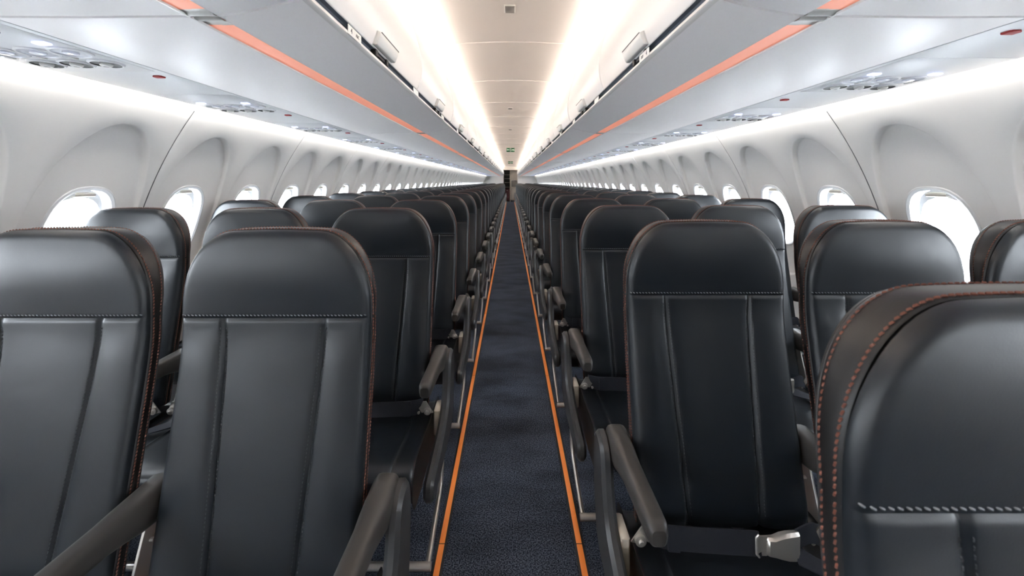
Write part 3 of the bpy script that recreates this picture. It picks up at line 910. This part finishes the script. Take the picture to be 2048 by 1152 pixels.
m = MB().box(-1.9,1.9,Y1+2.3,Y1+2.4,0,2.5).box(-.52,-.46,Y1-.5,Y1+2.3,0,2.4).box(.46,.52,Y1-.5,Y1+2.3,0,2.4).box(-.5,.5,Y1-.5,Y1+2.3,2.12,2.2)
link('wall_tail', m.mesh('wall_tail', M_bulk, smooth=False), kind='structure', label='plain end wall behind the galley', cat='wall')
m = MB().box(-1.95,1.95,Y0-.1,Y0,0,2.5)
link('wall_front', m.mesh('wall_front', M_bulk, smooth=False), kind='structure', label='plain white forward bulkhead behind the camera', cat='wall')
t = link('galley_unit', None, loc=(0, Y1, 0), label='beige galley unit with dark shelves and oven at the end of the aisle', cat='galley')
link('post', MB().box(-.045,.0,-.03,.04,0,2.05,c=.006).mesh('post', M_cream), t, label='cream post')
link('panel', MB().box(.0,.44,.0,.06,1.40,2.05,c=.006).mesh('panel', M_galley), t, label='beige upper panel')
link('oven', MB().box(.06,.42,-.03,.06,.96,1.36,c=.01).mesh('oven', M_galley2), t, label='dark oven front')
sf = MB().box(-.44,-.40,.0,.5,0,2.05).box(-.40,-.045,.45,.5,0,2.05)
link('shelf_bay', sf.mesh('shelf_bay', M_black, smooth=False), t, label='black open shelf bay')
for z in (.92, 1.22, 1.47, 1.72):
    link('shelf', MB().box(-.40,-.045,.02,.45,z,z+.02,c=.003).mesh('shelf', M_galley), t)
link('worktop', MB().box(.0,.44,-.06,.06,.90,.94,c=.008).mesh('worktop', M_cream), t)
link('header', MB().box(-.44,.44,-.02,.06,2.05,2.115,c=.006).mesh('header', M_galley2), t, label='dark header')
ct = link('galley_cart', None, loc=(.21, Y1-.02, 0), label='beige galley trolley parked under the worktop at the aisle end', cat='trolley')
link('body', MB().box(-.15,.15,-.02,.30,.08,.88,c=.012).mesh('body', M_galley), ct)
link('handle', MB().tube([(-.10,-.03,.82),(-.10,-.05,.82),(.10,-.05,.82),(.10,-.03,.82)], .010, 8).mesh('handle', M_alu), ct)
w_ = MB()
for x in (-.11, .11): w_.tube([(x-.015,.02,.045),(x+.015,.02,.045)], .045, 14)
for x in (-.11, .11): link('wheel', MB().tube([(x-.015,.02,.045),(x+.015,.02,.045)], .045, 14).mesh('wheel', M_black), ct)
rb = link('red_bin', None, loc=(-.22, Y1+.05, .0), label='dark red waste trolley in the black bay at the aisle end', cat='trolley')
link('body', MB().box(-.14,.14,0,.3,.06,.84,c=.012).mesh('body', mat('maroon', (.055,.010,.014), .5)), rb)
link('latch', MB().box(-.05,.05,-.008,0.004,.70,.75,c=.002).mesh('latch', M_alu), rb)
for x in (-.1, .1): link('wheel', MB().tube([(x-.012,.04,.035),(x+.012,.04,.035)], .035, 12).mesh('wheel', M_black), rb)
gl = link('galley_light', MB().box(-.25,.25,Y1+.9,Y1+1.0,2.10,2.125,c=.004).mesh('galley_light', mat('galley_lamp', (.9,.9,.9), .5, emit=(1,.88,.75), estr=6)), label='warm light tube in the galley ceiling beyond the doorway', cat='light')

# ------------------------------------------------------------------ daylight, camera, view
w = bpy.data.worlds.new('sky'); sc.world = w; w.use_nodes = True
bg = w.node_tree.nodes['Background']; bg.inputs[0].default_value = (.89,.945,1.,1); bg.inputs[1].default_value = 14.0
cam = bpy.data.cameras.new('camera'); co = bpy.data.objects.new('camera', cam); COL.objects.link(co)
F = 840.
cam.sensor_width = 36.; cam.lens = 36.*F/2048
cam.shift_x = (1024-1021)/2048.; cam.shift_y = -(576-363)/2048.
cam.clip_start = .02; cam.clip_end = 100
co.location = (0, 0, 1.30); co.rotation_euler = (PI/2, 0, 0)
cam.dof.use_dof = True; cam.dof.focus_distance = 2.2; cam.dof.aperture_fstop = 7.
sc.camera = co
sc.view_settings.view_transform = 'Standard'; sc.view_settings.look = 'None'
sc.view_settings.exposure = 1.30; sc.view_settings.gamma = 1.; sc.view_settings.use_curve_mapping = False
sc.cycles.max_bounces = 12; sc.cycles.diffuse_bounces = 6; sc.cycles.glossy_bounces = 4; sc.cycles.transparent_max_bounces = 12
sc.cycles.caustics_reflective = False; sc.cycles.caustics_refractive = False
sc.cycles.sample_clamp_indirect = 6.
sc.cycles.use_denoising = True
